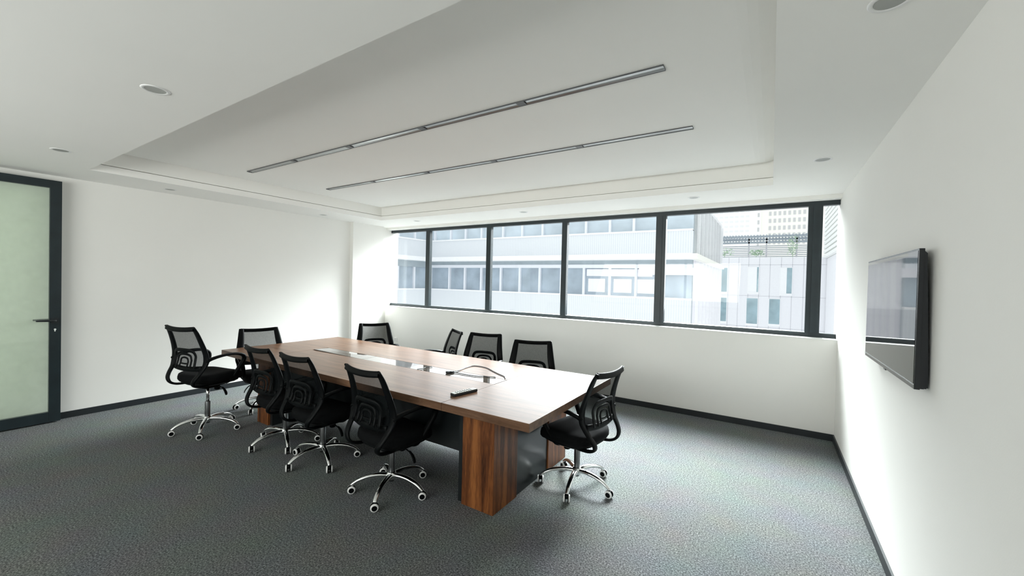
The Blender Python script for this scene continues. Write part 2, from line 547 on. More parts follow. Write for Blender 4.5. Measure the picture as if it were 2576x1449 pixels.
handle = hd.obj('handle', M['base'], door)
hb = MB()
hb.sweep([(-0.045, D1 - 0.045, 1.078), (-0.080, D1 - 0.045, 1.078), (-0.090, D1 - 0.060, 1.080), (-0.090, D1 - 0.12, 1.082), (-0.089, D1 - 0.185, 1.083)], [0.02, 0.02, 0.022, 0.022, 0.016], 0.016, None, 10)
hb.obj('handle', M['base'], door)
lk = MB()
lk.lathe([(0.009, 0.0), (0.009, 0.006)], (0.001, D1 - 0.045, 0.985), 'x', 14)
lk.box(0.0, 0.005, D1 - 0.050, D1 - 0.040, 0.962, 0.985, 0.001)
lk.obj('lock_cylinder', M['chrome'], door)

# ------------------------------------------------------------------ ceiling lights
def downlight(x, y, label):
    t = empty('recessed_downlight', (x, y, ZC), 0, label, 'ceiling light', 'round recessed downlights in the ceiling border')
    r = MB()
    r.lathe([(0.046, 0.0), (0.048, -0.003), (0.060, -0.004), (0.064, -0.0005), (0.064, 0.0)], (0, 0, 0), 'z', 32, cap=False)
    r.obj('trim_ring', M['white_plastic'], t)
    d = MB()
    d.lathe([(0.0005, -0.0002), (0.030, -0.0002), (0.0465, -0.0022)], (0, 0, 0), 'z', 32, cap=False)
    d.obj('lamp_face', M['lens'], t)
    return t
for x, y, s in [(-2.883, 0.828, 'round recessed downlight over the near left, in the wide ceiling border'),
                (-5.033, 0.834, 'round recessed downlight in the ceiling border near the glass door'),
                (0.322, 1.897, 'round recessed downlight above the right wall, cut by the top of the photo'),
                (0.310, 3.953, 'round recessed downlight in the ceiling above the far end of the television wall'),
                (-0.771, 5.002, 'round recessed downlight above the fifth window pane from the left'),
                (-3.033, 5.015, 'round recessed downlight above the middle of the window, over the third pane'),
                (-5.170, 5.016, 'small round downlight at the left end of the window row'),
                (-6.120, 3.887, 'round downlight over the left wall, nearer the window corner'),
                (-6.099, 1.899, 'round downlight over the left wall, nearer the door')]:
    downlight(x, y, s)

def linear(yc, x0, x1, label):
    w = 0.030
    t = empty('linear_ceiling_light', ((x0 + x1) / 2, yc, ZU), 0, label, 'ceiling light', 'linear lights in the ceiling tray')
    h = (x1 - x0) / 2
    f = MB()
    for s in (-1, 1):
        f.box(-h, h, s * w - 0.0022, s * w + 0.0022, -0.008, 0.0)
    f.box(-h - 0.002, -h, -w, w, -0.008, 0.0); f.box(h, h + 0.002, -w, w, -0.008, 0.0)
    f.obj('frame_edge', M['grey_plastic'], t)
    r = MB()
    pr = [(-w + 0.002, -0.0065), (-0.016, -0.0022), (-0.006, -0.0015), (0.006, -0.0015), (0.016, -0.0022), (w - 0.002, -0.0065)]
    a = r.ring([(-h, p, q) for p, q in pr]); b = r.ring([(h, p, q) for p, q in pr])
    for i in range(len(pr) - 1):
        r.face([a[i], a[i + 1], b[i + 1], b[i]], True)
    r.obj('reflector', M['steel'], t)
    n = 5
    for k in range(1, n):
        x = -h + 2 * h * k / n
        box('joint_clip', M['grey_plastic'], x - 0.03, x + 0.03, -w + 0.003, w - 0.003, -0.0068, -0.0050, t)
    return t
linear(2.335, -5.130, -0.530, 'long slim metal ceiling light slot nearer the viewer')
linear(3.322, -5.130, -0.533, 'long slim metal ceiling light slot nearer the window')

# ------------------------------------------------------------------ conference table
TX0, TX1, TY0, TY1, TZ, TT = -5.230, -1.200, 2.112, 3.581, 0.75, 0.055
TCX, TCY = (TX0 + TX1) / 2, (TY0 + TY1) / 2
table = empty('conference_table', (TCX, TCY, 0), 0, 'long brown wooden conference table on panelled pedestals', 'table')
def tb(name, m, x0, x1, y0, y1, z0, z1, bev=0.0):
    return box(name, m, x0 - TCX, x1 - TCX, y0 - TCY, y1 - TCY, z0, z1, table, bev)
SX0, SX1 = -4.505, -1.905
CY0, CY1 = 2.752, 2.948
g = 0.0012
tb('tabletop_end', M['wood_top'], SX1 + g, TX1, TY0, TY1, TZ - TT, TZ, 0.002)
tb('tabletop_end', M['wood_top'], TX0, SX0 - g, TY0, TY1, TZ - TT, TZ, 0.002)
tb('tabletop_leaf', M['wood_top'], SX0 + g, SX1 - g, TY0, CY0, TZ - TT, TZ, 0.002)
tb('tabletop_leaf', M['wood_top'], SX0 + g, SX1 - g, CY1, TY1, TZ - TT, TZ, 0.002)
tb('channel_tray', M['black_panel'], SX0 + g, SX1 - g, CY0, CY1, TZ - TT, TZ - 0.02)
i1 = tb('glass_inlay', M['inlay'], -3.606, SX1 - 0.006, CY0 + 0.003, CY1 - 0.003, TZ - 0.007, TZ - 0.0005, 0.001)
i2 = tb('glass_inlay', M['inlay'], -4.475, -3.610, CY0 + 0.003, CY1 - 0.003, TZ - 0.007, TZ - 0.0005, 0.001)
for v in i2.data.vertices:                                    # this lid sits a little proud at its near left corner
    k = (-3.610 - TCX - v.co.x) / 0.865 * (CY1 - TCY - v.co.y) / 0.19
    v.co.z += 0.009 * max(0, k)
i1['label'] = 'glossy glass cable cover mirroring the window'
i2['label'] = 'glass cable cover sitting slightly proud'
for s, (xo, xi, xc) in enumerate([(-1.555, -1.830, -1.880), (-4.720, -4.500, -4.455)]):
    lo_, hi_ = min(xo, xi), max(xo, xi)
    for y0, y1 in ((2.262, 2.571), (3.075, 3.420)):
        tb('pedestal_column', M['wood_leg'], lo_, hi_, y0, y1, 0.0, TZ - TT, 0.003)
    a = xo - 0.012 if s == 0 else xo + 0.012
    tb('pedestal_core', M['black_panel'], min(a, xc), max(a, xc), 2.285, 3.400, 0.0, TZ - TT)
tb('modesty_panel', M['black_panel'], -4.455, -1.880, 2.400, 2.420, 0.300, TZ - TT)
tb('modesty_panel', M['black_panel'], -4.455, -1.880, 3.270, 3.290, 0.300, TZ - TT)

# ------------------------------------------------------------------ things on the table
rem = empty('remote_control', (-1.927, 2.388, TZ), math.radians(-11), 'black and pale remote control lying on the near part of the table', 'remote')
rb = MB(); rb.box(-0.026, 0.026, -0.112, 0.112, 0.0006, 0.020, 0.006); rb.obj('body', M['base'], rem)
rf = MB(); rf.box(-0.024, 0.024, -0.110, 0.110, 0.0195, 0.0225, 0.001); rf.obj('face_plate', M['remote_top'], rem)
for r_ in range(7):
    for c_ in range(3):
        bt = MB(); bt.lathe([(0.0045, 0), (0.0045, 0.0016), (0.003, 0.002)], (-0.012 + c_ * 0.012, -0.075 + r_ * 0.022, 0.0225), 'z', 10)
        bt.obj('button', M['grey_plastic'], rem)

cab = empty('power_cable', (-2.46, 2.83, TZ), 0, 'black doubled cable looping across the glass strip of the table', 'cable')
def cpath(pts): return [(x + 2.46, y - 2.83, z - TZ) for x, y, z in pts]
c1 = MB(); c1.sweep(cpath([(-2.455, 2.83, .757), (-2.455, 2.95, .756), (-2.482, 3.10, .755), (-2.468, 3.215, .755), (-2.33, 3.215, .755), (-2.19, 3.135, .755), (-2.08, 3.07, .755), (-1.985, 3.02, .755), (-1.940, 2.965, .755)]), 0.008, 0.008, None, 8, 6, 2)
c1.obj('cord', M['base'], cab)
c2 = MB(); c2.sweep(cpath([(-2.452, 2.835, .757), (-2.40, 2.865, .756), (-2.31, 2.862, .755), (-2.20, 2.872, .755), (-2.12, 2.905, .755), (-2.03, 2.95, .755)]), 0.007, 0.007, None, 8, 6, 2)
c2.obj('cord', M['base'], cab)
pg = MB(); pg.box(-0.022, 0.012, -0.03, 0.008, 0.001, 0.020, 0.004); pg.box(-0.01, 0.02, 0.008, 0.04, 0.001, 0.016, 0.003)
pg.obj('plug', M['base'], cab)
sc = MB(); sc.sweep([(-2.785, 2.745, .756), (-2.775, 2.80, .756), (-2.785, 2.86, .756), (-2.77, 2.93, .756)], 0.007, 0.007, None, 8, 6, 2)
tag(sc.obj('cable_end', M['base']), 'short black cable end crossing the glass strip', 'cable')

# ------------------------------------------------------------------ office chairs
PROF = [(0.958, -0.272, 0.198), (0.90, -0.242, 0.205), (0.82, -0.212, 0.214), (0.74, -0.187, 0.226), (0.67, -0.173, 0.238), (0.60, -0.178, 0.242), (0.545, -0.198, 0.230)]
def bp_(z):
    for (za, ya, wa), (zb, yb, wb) in zip(PROF, PROF[1:]):
        if zb <= z <= za:
            u = (za - z) / (za - zb)
            return ya + (yb - ya) * u, wa + (wb - wa) * u
    return (PROF[0][1], PROF[0][2]) if z > PROF[0][0] else (PROF[-1][1], PROF[-1][2])

def outline(n, hw, y0, y1, power):
    out = []
    for i in range(n):
        a = 2 * PI * i / n
        ca, sa = math.cos(a), math.sin(a)
        e = 2.0 / power
        out.append((math.copysign(abs(ca) ** e, ca) * hw, (y0 + y1) / 2 + math.copysign(abs(sa) ** e, sa) * (y1 - y0) / 2))
    return out

def make_chair():
    t = empty('office_chair', (0, 0, 0))
    UP = []                                                    # the parts that rise with the gas lift
    # seat cushion
    s = MB()
    oc = outline(40, 0.240, -0.205, 0.262, 3.6)
    cy = 0.03
    rings = []
    for k, z in ((0.0, 0.385), (0.80, 0.385), (0.95, 0.392), (1.0, 0.412), (1.0, 0.436), (0.975, 0.456), (0.92, 0.466), (0.78, 0.472), (0.5, 0.470), (0.2, 0.468), (0.0, 0.468)):
        kk = max(k, 0.002)
        pts = []
        for x, y in oc:
            px, py = x * kk, cy + (y - cy) * kk
            fr = max(0, (py - 0.12) / 0.14)
            dz = -0.032 * fr * fr + 0.010 * (px / 0.24) ** 2 * (1 if z > 0.45 else 0)
            pts.append((px, py, z + dz))
        rings.append(s.ring(pts))
    for a, b in zip(rings, rings[1:]): s.bridge(a, b)
    UP.append(s.obj('seat_cushion', M['fabric'], t))
    # seat pan
    p = MB()
    op = outline(32, 0.215, -0.185, 0.235, 3.2)
    rr = []
    for k, z in ((0.55, 0.352), (0.85, 0.356), (1.0, 0.376), (1.0, 0.388)):
        rr.append(p.ring([(x * k, cy + (y - cy) * k, z - 0.028 * max(0, (y - 0.12) / 0.14) ** 2) for x, y in op]))
    for a, b in zip(rr, rr[1:]): p.bridge(a, b)
    p.face(list(reversed(rr[0]))); p.face(rr[-1])
    UP.append(p.obj('seat_pan', M['plastic'], t))
    # tilt mechanism
    m = MB()
    m.box(-0.075, 0.075, -0.10, 0.125, 0.318, 0.356, 0.010)
    m.box(-0.045, 0.045, -0.05, 0.05, 0.300, 0.325, 0.008)
    mech = m.obj('tilt_mechanism', M['plastic'], t); UP.append(mech)
    kn = MB(); kn.lathe([(0.018, 0.322), (0.026, 0.305), (0.028, 0.270), (0.022, 0.262)], (0, 0.095, 0), 'z', 18)
    kn.obj('tension_knob', M['plastic'], mech)
    lv = MB()
    lv.sweep([(0.07, 0.02, 0.332), (0.12, 0.03, 0.325), (0.165, 0.035, 0.308)], 0.010, 0.010, None, 8, 4, 2)
    lv.sweep([(0.158, 0.035, 0.316), (0.185, 0.040, 0.292), (0.205, 0.042, 0.262), (0.212, 0.042, 0.240)], [0.016, 0.026, 0.030, 0.020], [0.010, 0.010, 0.008, 0.006], (0, 1, 0), 10, 4)
    lv.obj('height_lever', M['plastic'], mech)
    # backrest frame: two rails that hook under the seat and the top bar
    f = MB()
    for sg in (-1, 1):
        path = [(sg * (w - 0.010), y, z) for z, y, w in PROF] + [(sg * 0.208, -0.236, 0.485), (sg * 0.188, -0.258, 0.440), (sg * 0.168, -0.250, 0.398), (sg * 0.158, -0.205, 0.372), (sg * 0.150, -0.130, 0.362), (sg * 0.145, -0.06, 0.362)]
        wd = [0.050, 0.062, 0.070, 0.074, 0.072, 0.068, 0.058, 0.050, 0.048, 0.048, 0.046, 0.044, 0.040]
        th = [0.018, 0.020, 0.020, 0.022, 0.024, 0.024, 0.022, 0.022, 0.022, 0.022, 0.022, 0.020, 0.018]
        f.sweep(path, wd, th, (1, 0, 0), 10, 4)
    tbp = [(u * 0.196, -0.270 - 0.022 * (1 - u * u), 0.943 - 0.012 * (1 - u * u)) for u in (-1, -0.7, -0.35, 0, 0.35, 0.7, 1)]
    f.sweep(tbp, 0.046, 0.019, (0, 0.3, 1), 10, 4)
    cb = [(u * 0.205, -0.196 - 0.020 * (1 - u * u), 0.552 - 0.014 * (1 - u * u)) for u in (-1, -0.5, 0, 0.5, 1)]
    f.sweep(cb, 0.050, 0.022, (0, 0, 1), 10, 4)
    fr = f.obj('backrest_frame', M['plastic'], t); UP.append(fr)
    # mesh
    ms = MB()
    NZ, NX = 16, 12
    grid = []
    for i in range(NZ + 1):
        z = 0.552 + (0.940 - 0.552) * i / NZ
        y, w = bp_(z)
        row = []
        for j in range(NX + 1):
            u = -1 + 2 * j / NX
            row.append(ms.bm.verts.new((u * w, y - 0.020 * (1 - u * u), z - 0.010 * (1 - u * u) * (i / NZ))))
        grid.append(row)
    for i in range(NZ):
        for j in range(NX):
            ms.face([grid[i][j], grid[i][j + 1], grid[i + 1][j + 1], grid[i + 1][j]], True)
    ms.obj('mesh_panel', M['mesh'], fr)
    # lumbar support: nested arches behind the mesh
    lb = MB()
    def arch(hw, z0, z1, wid):
        r = min(hw * 0.55, 0.05)
        pts = [(-hw * 1.06, z0), (-hw, (z0 + z1) / 2), (-hw, z1 - r), (-hw + r * 0.3, z1 - r * 0.3), (-hw + r, z1), (0, z1 + 0.003), (hw - r, z1), (hw - r * 0.3, z1 - r * 0.3), (hw, z1 - r), (hw, (z0 + z1) / 2), (hw * 1.06, z0)]
        P = []
        for x, z in pts:
            y, w = bp_(z)
            P.append((x, y - 0.030 - 0.018 * (1 - (x / w) ** 2), z))
        lb.sweep(P, wid, 0.010, (0, 1, 0), 8, 3) if False else lb.sweep(P, 0.010, wid, (0, 1, 0), 8, 3)
    arch(0.145, 0.553, 0.722, 0.034)
    arch(0.095, 0.553, 0.682, 0.024)
    arch(0.052, 0.560, 0.648, 0.018)
    y, w = bp_(0.60)
    lb.sweep([(-0.05, y - 0.045, 0.592), (0, y - 0.048, 0.590), (0.05, y - 0.045, 0.592)], 0.016, 0.010, (0, 0, 1), 8, 3)
    lb.obj('lumbar_support', M['plastic'], fr)
    # armrests
    for sg in (-1, 1):
        a = MB()
        pts = [(0.238, -0.182, 0.618), (0.254, -0.135, 0.642), (0.266, -0.045, 0.660), (0.272, 0.050, 0.664), (0.272, 0.130, 0.652), (0.268, 0.180, 0.622), (0.258, 0.182, 0.572), (0.243, 0.150, 0.510), (0.226, 0.110, 0.440), (0.195, 0.075, 0.375), (0.140, 0.060, 0.352)]
        a.sweep([(sg * x, y_, z) for x, y_, z in pts], [0.046, 0.050, 0.054, 0.056, 0.054, 0.050, 0.046, 0.044, 0.042, 0.042, 0.040], [0.034, 0.032, 0.028, 0.026, 0.028, 0.032, 0.034, 0.032, 0.028, 0.024, 0.020], (1, 0, 0.25 * sg), 10, 4)
        UP.append(a.obj('armrest', M['plastic'], t))
    # gas lift
    gp = MB(); gp.lathe([(0.0145, 0.150), (0.0145, 0.315)], (0, 0, 0), 'z', 18)
    UP.append(gp.obj('gas_piston', M['chrome'], t))
    sl = MB(); sl.lathe([(0.022, 0.075), (0.024, 0.110), (0.024, 0.292), (0.022, 0.298), (0.016, 0.299)], (0, 0, 0), 'z', 20)
    sl.obj('column_sleeve', M['gunmetal'], t)
    # star base
    hb_ = MB(); hb_.lathe([(0.030, 0.088), (0.036, 0.096), (0.037, 0.132), (0.030, 0.142), (0.026, 0.146)], (0, 0, 0), 'z', 24)
    hb_.obj('base_hub', M['chrome'], t)
    leg_me = None; cas_me = None; wh_me = None
    for k in range(5):
        a = 2 * PI * k / 5
        if leg_me is None:
            lg = MB()
            lg.sweep([(0.020, 0, 0.118), (0.075, 0, 0.124), (0.14, 0, 0.121), (0.20, 0, 0.108), (0.245, 0, 0.090), (0.276, 0, 0.068), (0.286, 0, 0.058)], [0.046, 0.044, 0.040, 0.037, 0.034, 0.030, 0.026], [0.036, 0.033, 0.029, 0.027, 0.025, 0.024, 0.024], (0, 1, 0), 12, 5, 2.2)
            o = lg.obj('base_leg', M['chrome'], t); leg_me = o.data
        else:
            o = bpy.data.objects.new('base_leg', leg_me); C.objects.link(o); o.parent = t
        o.rotation_euler = (0, 0, a)
        if cas_me is None:
            cm = MB()
            cm.lathe([(0.006, 0.030), (0.006, 0.062)], (0, 0, 0), 'z', 10)
            # hood between and over the wheels
            hood = [(-0.027, 0.020), (-0.028, 0.036), (-0.020, 0.050), (0.0, 0.056), (0.016, 0.052), (0.020, 0.040), (0.010, 0.030)]
            A = cm.ring([(x, -0.0125, z) for x, z in hood]); B = cm.ring([(x, 0.0125, z) for x, z in hood])
            cm.bridge(A, B); cm.face(A); cm.face(list(reversed(B)))
            cm.lathe([(0.005, -0.024), (0.005, 0.024)], (0, 0, 0.0275), 'y', 10)
            c = cm.obj('caster', M['plastic'], t); cas_me = c.data
            for sg in (-1, 1):
                w_ = MB()
                if sg == 1:
                    w_.lathe([(0.010, 0.008), (0.0275, 0.009), (0.0285, 0.011), (0.0285, 0.0145)], (0, 0, 0.0285), 'y', 22, cap=False)
                    w_.mi = 1
                    w_.lathe([(0.0285, 0.0145), (0.0282, 0.0190), (0.0262, 0.0228), (0.0235, 0.0246), (0.0190, 0.0250)], (0, 0, 0.0285), 'y', 22, cap=False)
                    w_.mi = 0
                    w_.lathe([(0.0190, 0.0250), (0.0175, 0.0242), (0.0010, 0.0242)], (0, 0, 0.0285), 'y', 22, cap=False)
                    wo = w_.obj('wheel', [M['plastic'], M['white_plastic']], c)
                    wo.data['src'] = 1; wh_me = wo.data
                else:
                    w_.bm.free()
            w2 = bpy.data.objects.new('wheel', wh_me); C.objects.link(w2); w2.parent = c; w2.rotation_euler = (0, 0, PI)
        else:
            c = bpy.data.objects.new('caster', cas_me); C.objects.link(c); c.parent = t
            for rz in (0, PI):
                w2 = bpy.data.objects.new('wheel', wh_me); C.objects.link(w2); w2.parent = c; w2.rotation_euler = (0, 0, rz)
        c.location = (0.286 * math.cos(a), 0.286 * math.sin(a), 0)
    for o in UP: o['lifts'] = 1
    return t

def children(o):
    return [x for x in C.objects if x.parent is o]
def copy_tree(o, parent=None):
    ch = children(o)
    c = o.copy(); C.objects.link(c); c.parent = parent
    for x in ch: copy_tree(x, c)
    return c

CH = [  # x, y, facing deg, lift, base angle (abs deg), caster wheel-axis angles (abs deg), label
    (-4.860, 1.844, 103, 0.135, 39.2, [156, 120, 160, 162, 150], 'black mesh office chair raised highest, standing off the near left corner of the table'),
    (-5.180, 2.550, -13, -0.020, 20, [30, 80, 140, 10, 60], 'black mesh office chair at the far left end of the table, facing the glass strip'),
    (-3.895, 2.119, 91, 0.0, 48.5, [148, 150, 70, 65, 61], 'black mesh office chair on the near long side, leftmost of the three tucked in'),
    (-3.275, 2.111, 91, 0.0, 50.0, [143, 60, 95, 61, 56], 'black mesh office chair on the near long side, second of the three tucked in'),
    (-2.385, 2.106, 86, 0.012, 8.1, [134, 135, 140, 144, 141], 'black mesh office chair nearest the viewer, back turned, before the remote control'),
    (-4.705, 3.845, -30, -0.020, 10, [20, 60, 100, 140, 0], 'black mesh office chair behind the far corner of the table, beside the wall socket'),
    (-3.640, 3.930, -121, -0.020, 25, [20, 60, 100, 140, 0], 'black mesh office chair turned sideways on the window side, left of two frontal chairs'),
    (-2.965, 3.915, -74.5, -0.020, 12, [20, 60, 100, 140, 0], 'black mesh office chair on the window side, middle of three, facing the table'),
    (-2.160, 3.777, -67, -0.020, 40, [20, 60, 100, 140, 0], 'black mesh office chair on the window side, closest to the right end of the table'),
    (-1.262, 3.002, 171, 0.0, 63.1, [90, 60, 28, 24, 84], 'black mesh office chair at the right end of the table, before the television wall'),
]
proto = make_chair()
for i, (x, y, hd_, lift, ba, wa, lab) in enumerate(CH):
    o = proto if i == len(CH) - 1 else copy_tree(proto)
    o.location = (x, y, 0)
    rz = math.radians(hd_ - 90)
    o.rotation_euler = (0, 0, rz)
    tag(o, lab, 'chair', 'mesh office chairs around the conference table')
    k = 0; kl = 0
    for c in children(o):
        nm = c.name.split('.')[0]
        if 'lifts' in c.keys():
            c.location.z = lift
        if nm == 'base_leg':
            c.rotation_euler = (0, 0, math.radians(ba) - rz + 2 * PI * kl / 5); kl += 1
        if nm == 'caster':
            a = math.radians(ba) - rz + 2 * PI * k / 5
            c.location = (0.286 * math.cos(a), 0.286 * math.sin(a), 0)
            c.rotation_euler = (0, 0, math.radians(wa[k] - 90) - rz)
            k += 1
for o in C.objects:
    if 'lifts' in o.keys(): del o['lifts']

# ------------------------------------------------------------------ television
TVX, TVY0, TVY1, TVZ0, TVZ1 = 0.548, 2.487, 3.600, 1.165, 1.793
tv = empty('television', (TVX, (TVY0 + TVY1) / 2, TVZ0), 0, 'large black flat television mounted on the right wall', 'television')
hy, hz = (TVY1 - TVY0) / 2, TVZ1 - TVZ0
b = MB(); b.box(0.0, 0.020, -hy, hy, 0.0, hz, 0.003); body = b.obj('bezel', M['tvbody'], tv)
MB().box(-0.0012, 0.001, -hy + 0.010, hy - 0.010, 0.024, hz - 0.010).obj('screen', M['screen'], tv)
MB().box(-0.0022, 0.0005, -hy + 0.004, hy - 0.004, 0.017, 0.021).obj('chrome_strip', M['steel'], tv)
b = MB()
pf = [(0.0202, 0.004), (0.0202, hz - 0.012), (0.029, hz - 0.022), (0.036, hz * 0.62), (0.046, hz * 0.12), (0.046, 0.010), (0.041, 0.010), (0.041, 0.006), (0.033, 0.006), (0.033, 0.004)]
A_ = b.ring([(x, -hy + 0.004, z) for x, z in pf]); B_ = b.ring([(x, hy - 0.004, z) for x, z in pf])
b.bridge(A_, B_, False); b.face(A_); b.face(list(reversed(B_)))
b.obj('back_housing', M['tvbody'], tv)
b = MB(); b.box(0.034, 0.0535, -0.25, -0.20, 0.08, hz - 0.1); b.box(0.034, 0.0535, 0.20, 0.25, 0.08, hz - 0.1)
b.obj('wall_bracket', M['base'], tv)
b = MB(); b.box(-0.001, 0.012, -0.02, 0.02, -0.006, 0.003, 0.002); b.obj('sensor_bump', M['tvbody'], tv)
tv.rotation_euler = (0, math.radians(0.0), 0)

# ------------------------------------------------------------------ wall socket
so = empty('wall_socket', (-6.118, YW, 0.423), 0, 'small white wall socket low on the window wall beside the chair', 'socket')
b = MB(); b.box(-0.043, 0.043, -0.010, 0, -0.043, 0.043, 0.003); b.obj('plate', M['white_plastic'], so)
for dx, dz in ((0.0, 0.014), (-0.010, -0.010), (0.010, -0.010)):
    b = MB(); b.box(dx - 0.003, dx + 0.003, -0.0108, -0.0098, dz - 0.005, dz + 0.005); b.obj('socket_slot', M['grey_plastic'], so)

# ------------------------------------------------------------------ outside: office block across the yard
YB0, XC, XW = 22.0, -3.38, -21.3
bl = empty('office_block', (-12, YB0, -3), 0, 'pale office block with ribbed panels and ribbon glazing seen through the left panes', 'building')
def bb(name, m, x0, x1, y0, y1, z0, z1, parent=bl):
    if parent is bl: return box(name, m, x0 + 12, x1 + 12, y0 - YB0, y1 - YB0, z0 + 3, z1 + 3, bl)
    return box(name, m, x0 + 12, x1 + 12, y0 - YB0, y1 - YB0, z0 + 3, z1 + 3, parent)
ZSL = 2.93; ZST = 3.21
bb('ribbed_panel', M['x_panel'], XW, XC, YB0, YB0 + 0.3, -3.0, 0.90)
bb('ribbed_panel', M['x_panel'], XW, XC, YB0, YB0 + 0.3, ZST, 4.44)
bb('sill_band', M['x_slab'], XW, XC, YB0 - 0.08, YB0 + 0.3, 0.90, 0.98)
bb('sill_band', M['x_slab'], XW, XC, YB0 - 0.08, YB0 + 0.3, 4.40, 4.49)
bb('floor_slab', M['x_slab'], XW, XC + 0.1, YB0 - 0.8, YB0 + 0.3, ZSL, ZST)
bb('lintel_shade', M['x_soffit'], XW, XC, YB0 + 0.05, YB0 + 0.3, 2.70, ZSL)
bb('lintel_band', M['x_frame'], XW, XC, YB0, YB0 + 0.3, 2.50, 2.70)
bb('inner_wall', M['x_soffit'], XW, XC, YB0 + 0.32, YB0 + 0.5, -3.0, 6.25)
bb('roof', M['x_slab'], XW, XC + 0.1, YB0 - 0.3, 34.6, 6.1, 6.3)
LX = [-21.3, -19.47, -18.05, -16.63, -15.03, -13.57, -12.13, -10.66, -9.22, -7.68, -6.22, -5.0, XC]
for a, c in zip(LX, LX[1:]):
    f = bb('window', M['x_frame'], a, a + 0.13, YB0 + 0.02, YB0 + 0.25, 0.98, 2.50)
    p = bb('pane', M['x_glass'], a + 0.13, c, YB0 + 0.18, YB0 + 0.24, 0.98, 2.50, f)
UX = [-21.3, -20.93, -19.40, -18.05, -16.67, -14.92, -13.46, -12.0, -10.55, -9.16, -7.74, -6.41, -5.0, XC]
for a, c in zip(UX, UX[1:]):
    f = bb('window', M['x_frame'], a, a + 0.13, YB0 + 0.02, YB0 + 0.25, 4.49, 6.1)
    p = bb('pane', M['x_glass_up'], a + 0.13, c, YB0 + 0.18, YB0 + 0.24, 4.49, 6.1, f)
# inside seen through the lower right windows: bright rooms
bb('interior_panel', M['x_lilac'], -9.0, -5.3, YB0 + 0.10, YB0 + 0.17, 2.05, 2.44)
for x0, x1 in ((-8.9, -7.9), (-7.4, -6.4), (-6.1, -5.2)):
    bb('interior_panel', M['x_white'], x0, x1, YB0 + 0.12, YB0 + 0.17, 1.15, 1.9)
# side face beyond the corner
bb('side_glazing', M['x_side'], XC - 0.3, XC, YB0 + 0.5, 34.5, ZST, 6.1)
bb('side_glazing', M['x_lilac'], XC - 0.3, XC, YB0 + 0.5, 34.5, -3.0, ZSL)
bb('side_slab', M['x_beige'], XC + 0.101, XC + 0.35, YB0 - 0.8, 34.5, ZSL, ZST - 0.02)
for k in range(9):
    y = YB0 + 1.4 + k * 1.45
    bb('side_fin', M['x_slab'], XC, XC + 0.16, y, y + 0.10, ZST, 6.1)
    bb('side_fin', M['x_slab'], XC, XC + 0.14, y, y + 0.10, -3.0, ZSL)
bb('corner_beam', M['x_lilac'], XC - 2.6, XC + 0.1, YB0 - 0.04, YB0 + 0.02, 2.15, 2.52)
# wing on the left, coming towards us
for z0, z1, m in ((-3.0, 0.90, 'x_panel'), (ZST, 4.44, 'x_panel')):
    bb('wing_panel', M[m], XW - 0.3, XW, 13.0, YB0, z0, z1)
bb('wing_slab', M['x_slab'], XW - 0.3, XW + 0.8, 13.0, YB0 - 0.8, ZSL, ZST)
bb('wing_sill', M['x_slab'], XW - 0.3, XW + 0.08, 13.0, YB0, 0.90, 0.98)
bb('wing_sill', M['x_slab'], XW - 0.3, XW + 0.08, 13.0, YB0, 4.40, 4.49)
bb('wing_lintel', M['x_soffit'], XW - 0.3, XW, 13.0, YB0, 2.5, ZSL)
for k in range(6):
    y = 13.0 + 1.5 * k
    f = bb('window', M['x_frame'], XW - 0.3, XW - 0.02, y, y + 0.13, 0.98, 2.5)
    bb('pane', M['x_glass'], XW - 0.3, XW - 0.15, y + 0.13, y + 1.5, 0.98, 2.5, f)
    f = bb('window', M['x_frame'], XW - 0.3, XW - 0.02, y, y + 0.13, 4.49, 6.1)
    bb('pane', M['x_glass_up'], XW - 0.3, XW - 0.15, y + 0.13, y + 1.5, 4.49, 6.1, f)

# ------------------------------------------------------------------ outside: white clad building
WY = 48.0
wb = empty('clad_building', (-1, WY, -6), 0, 'white panel clad building with narrow teal windows beyond the office block', 'building')
def wbx(name, m, x0, x1, y0, y1, z0, z1, parent=wb):
    return box(name, m, x0 + 1, x1 + 1, y0 - WY, y1 - WY, z0 + 6, z1 + 6, parent)
wbx('wall', M['x_white'], -8.0, 8.0, WY, WY + 5, -6.0, 4.68)
for x in (-4.72, -3.79, -2.88, -1.99, -1.054, -0.139, 0.786, 1.689, 2.6):
    wbx('panel_joint', M['x_joint'], x - 0.02, x + 0.02, WY - 0.012, WY, -6.0, 4.68)
for z in (3.92, 0.78, -2.35):
    wbx('panel_joint', M['x_joint'], -8.0, 8.0, WY - 0.012, WY, z - 0.02, z + 0.02)
for x0, x1, z0, z1 in ((-4.85, -3.91, 1.11, 3.61), (-2.03, -1.10, 1.18, 3.69), (0.74, 1.68, 1.12, 3.62), (-4.91, -3.90, -1.98, 0.48), (-2.06, -1.11, -2.05, 0.52), (-0.12, 0.77, -1.95, 0.52)):
    f = wbx('window', M['x_slab'], x0 - 0.05, x1 + 0.05, WY - 0.06, WY, z0 - 0.22, z1 + 0.05)
    wbx('pane', M['x_teal'], x0, x1, WY - 0.075, WY - 0.055, z0, z1, f)
    if z0 > 1 and x0 > -3:
        bx = x0 + (0.78 if x0 < 0 else 0.52)
        wbx('blind', M['x_slab'], x0, bx, WY - 0.09, WY - 0.076, z0, z1, f)
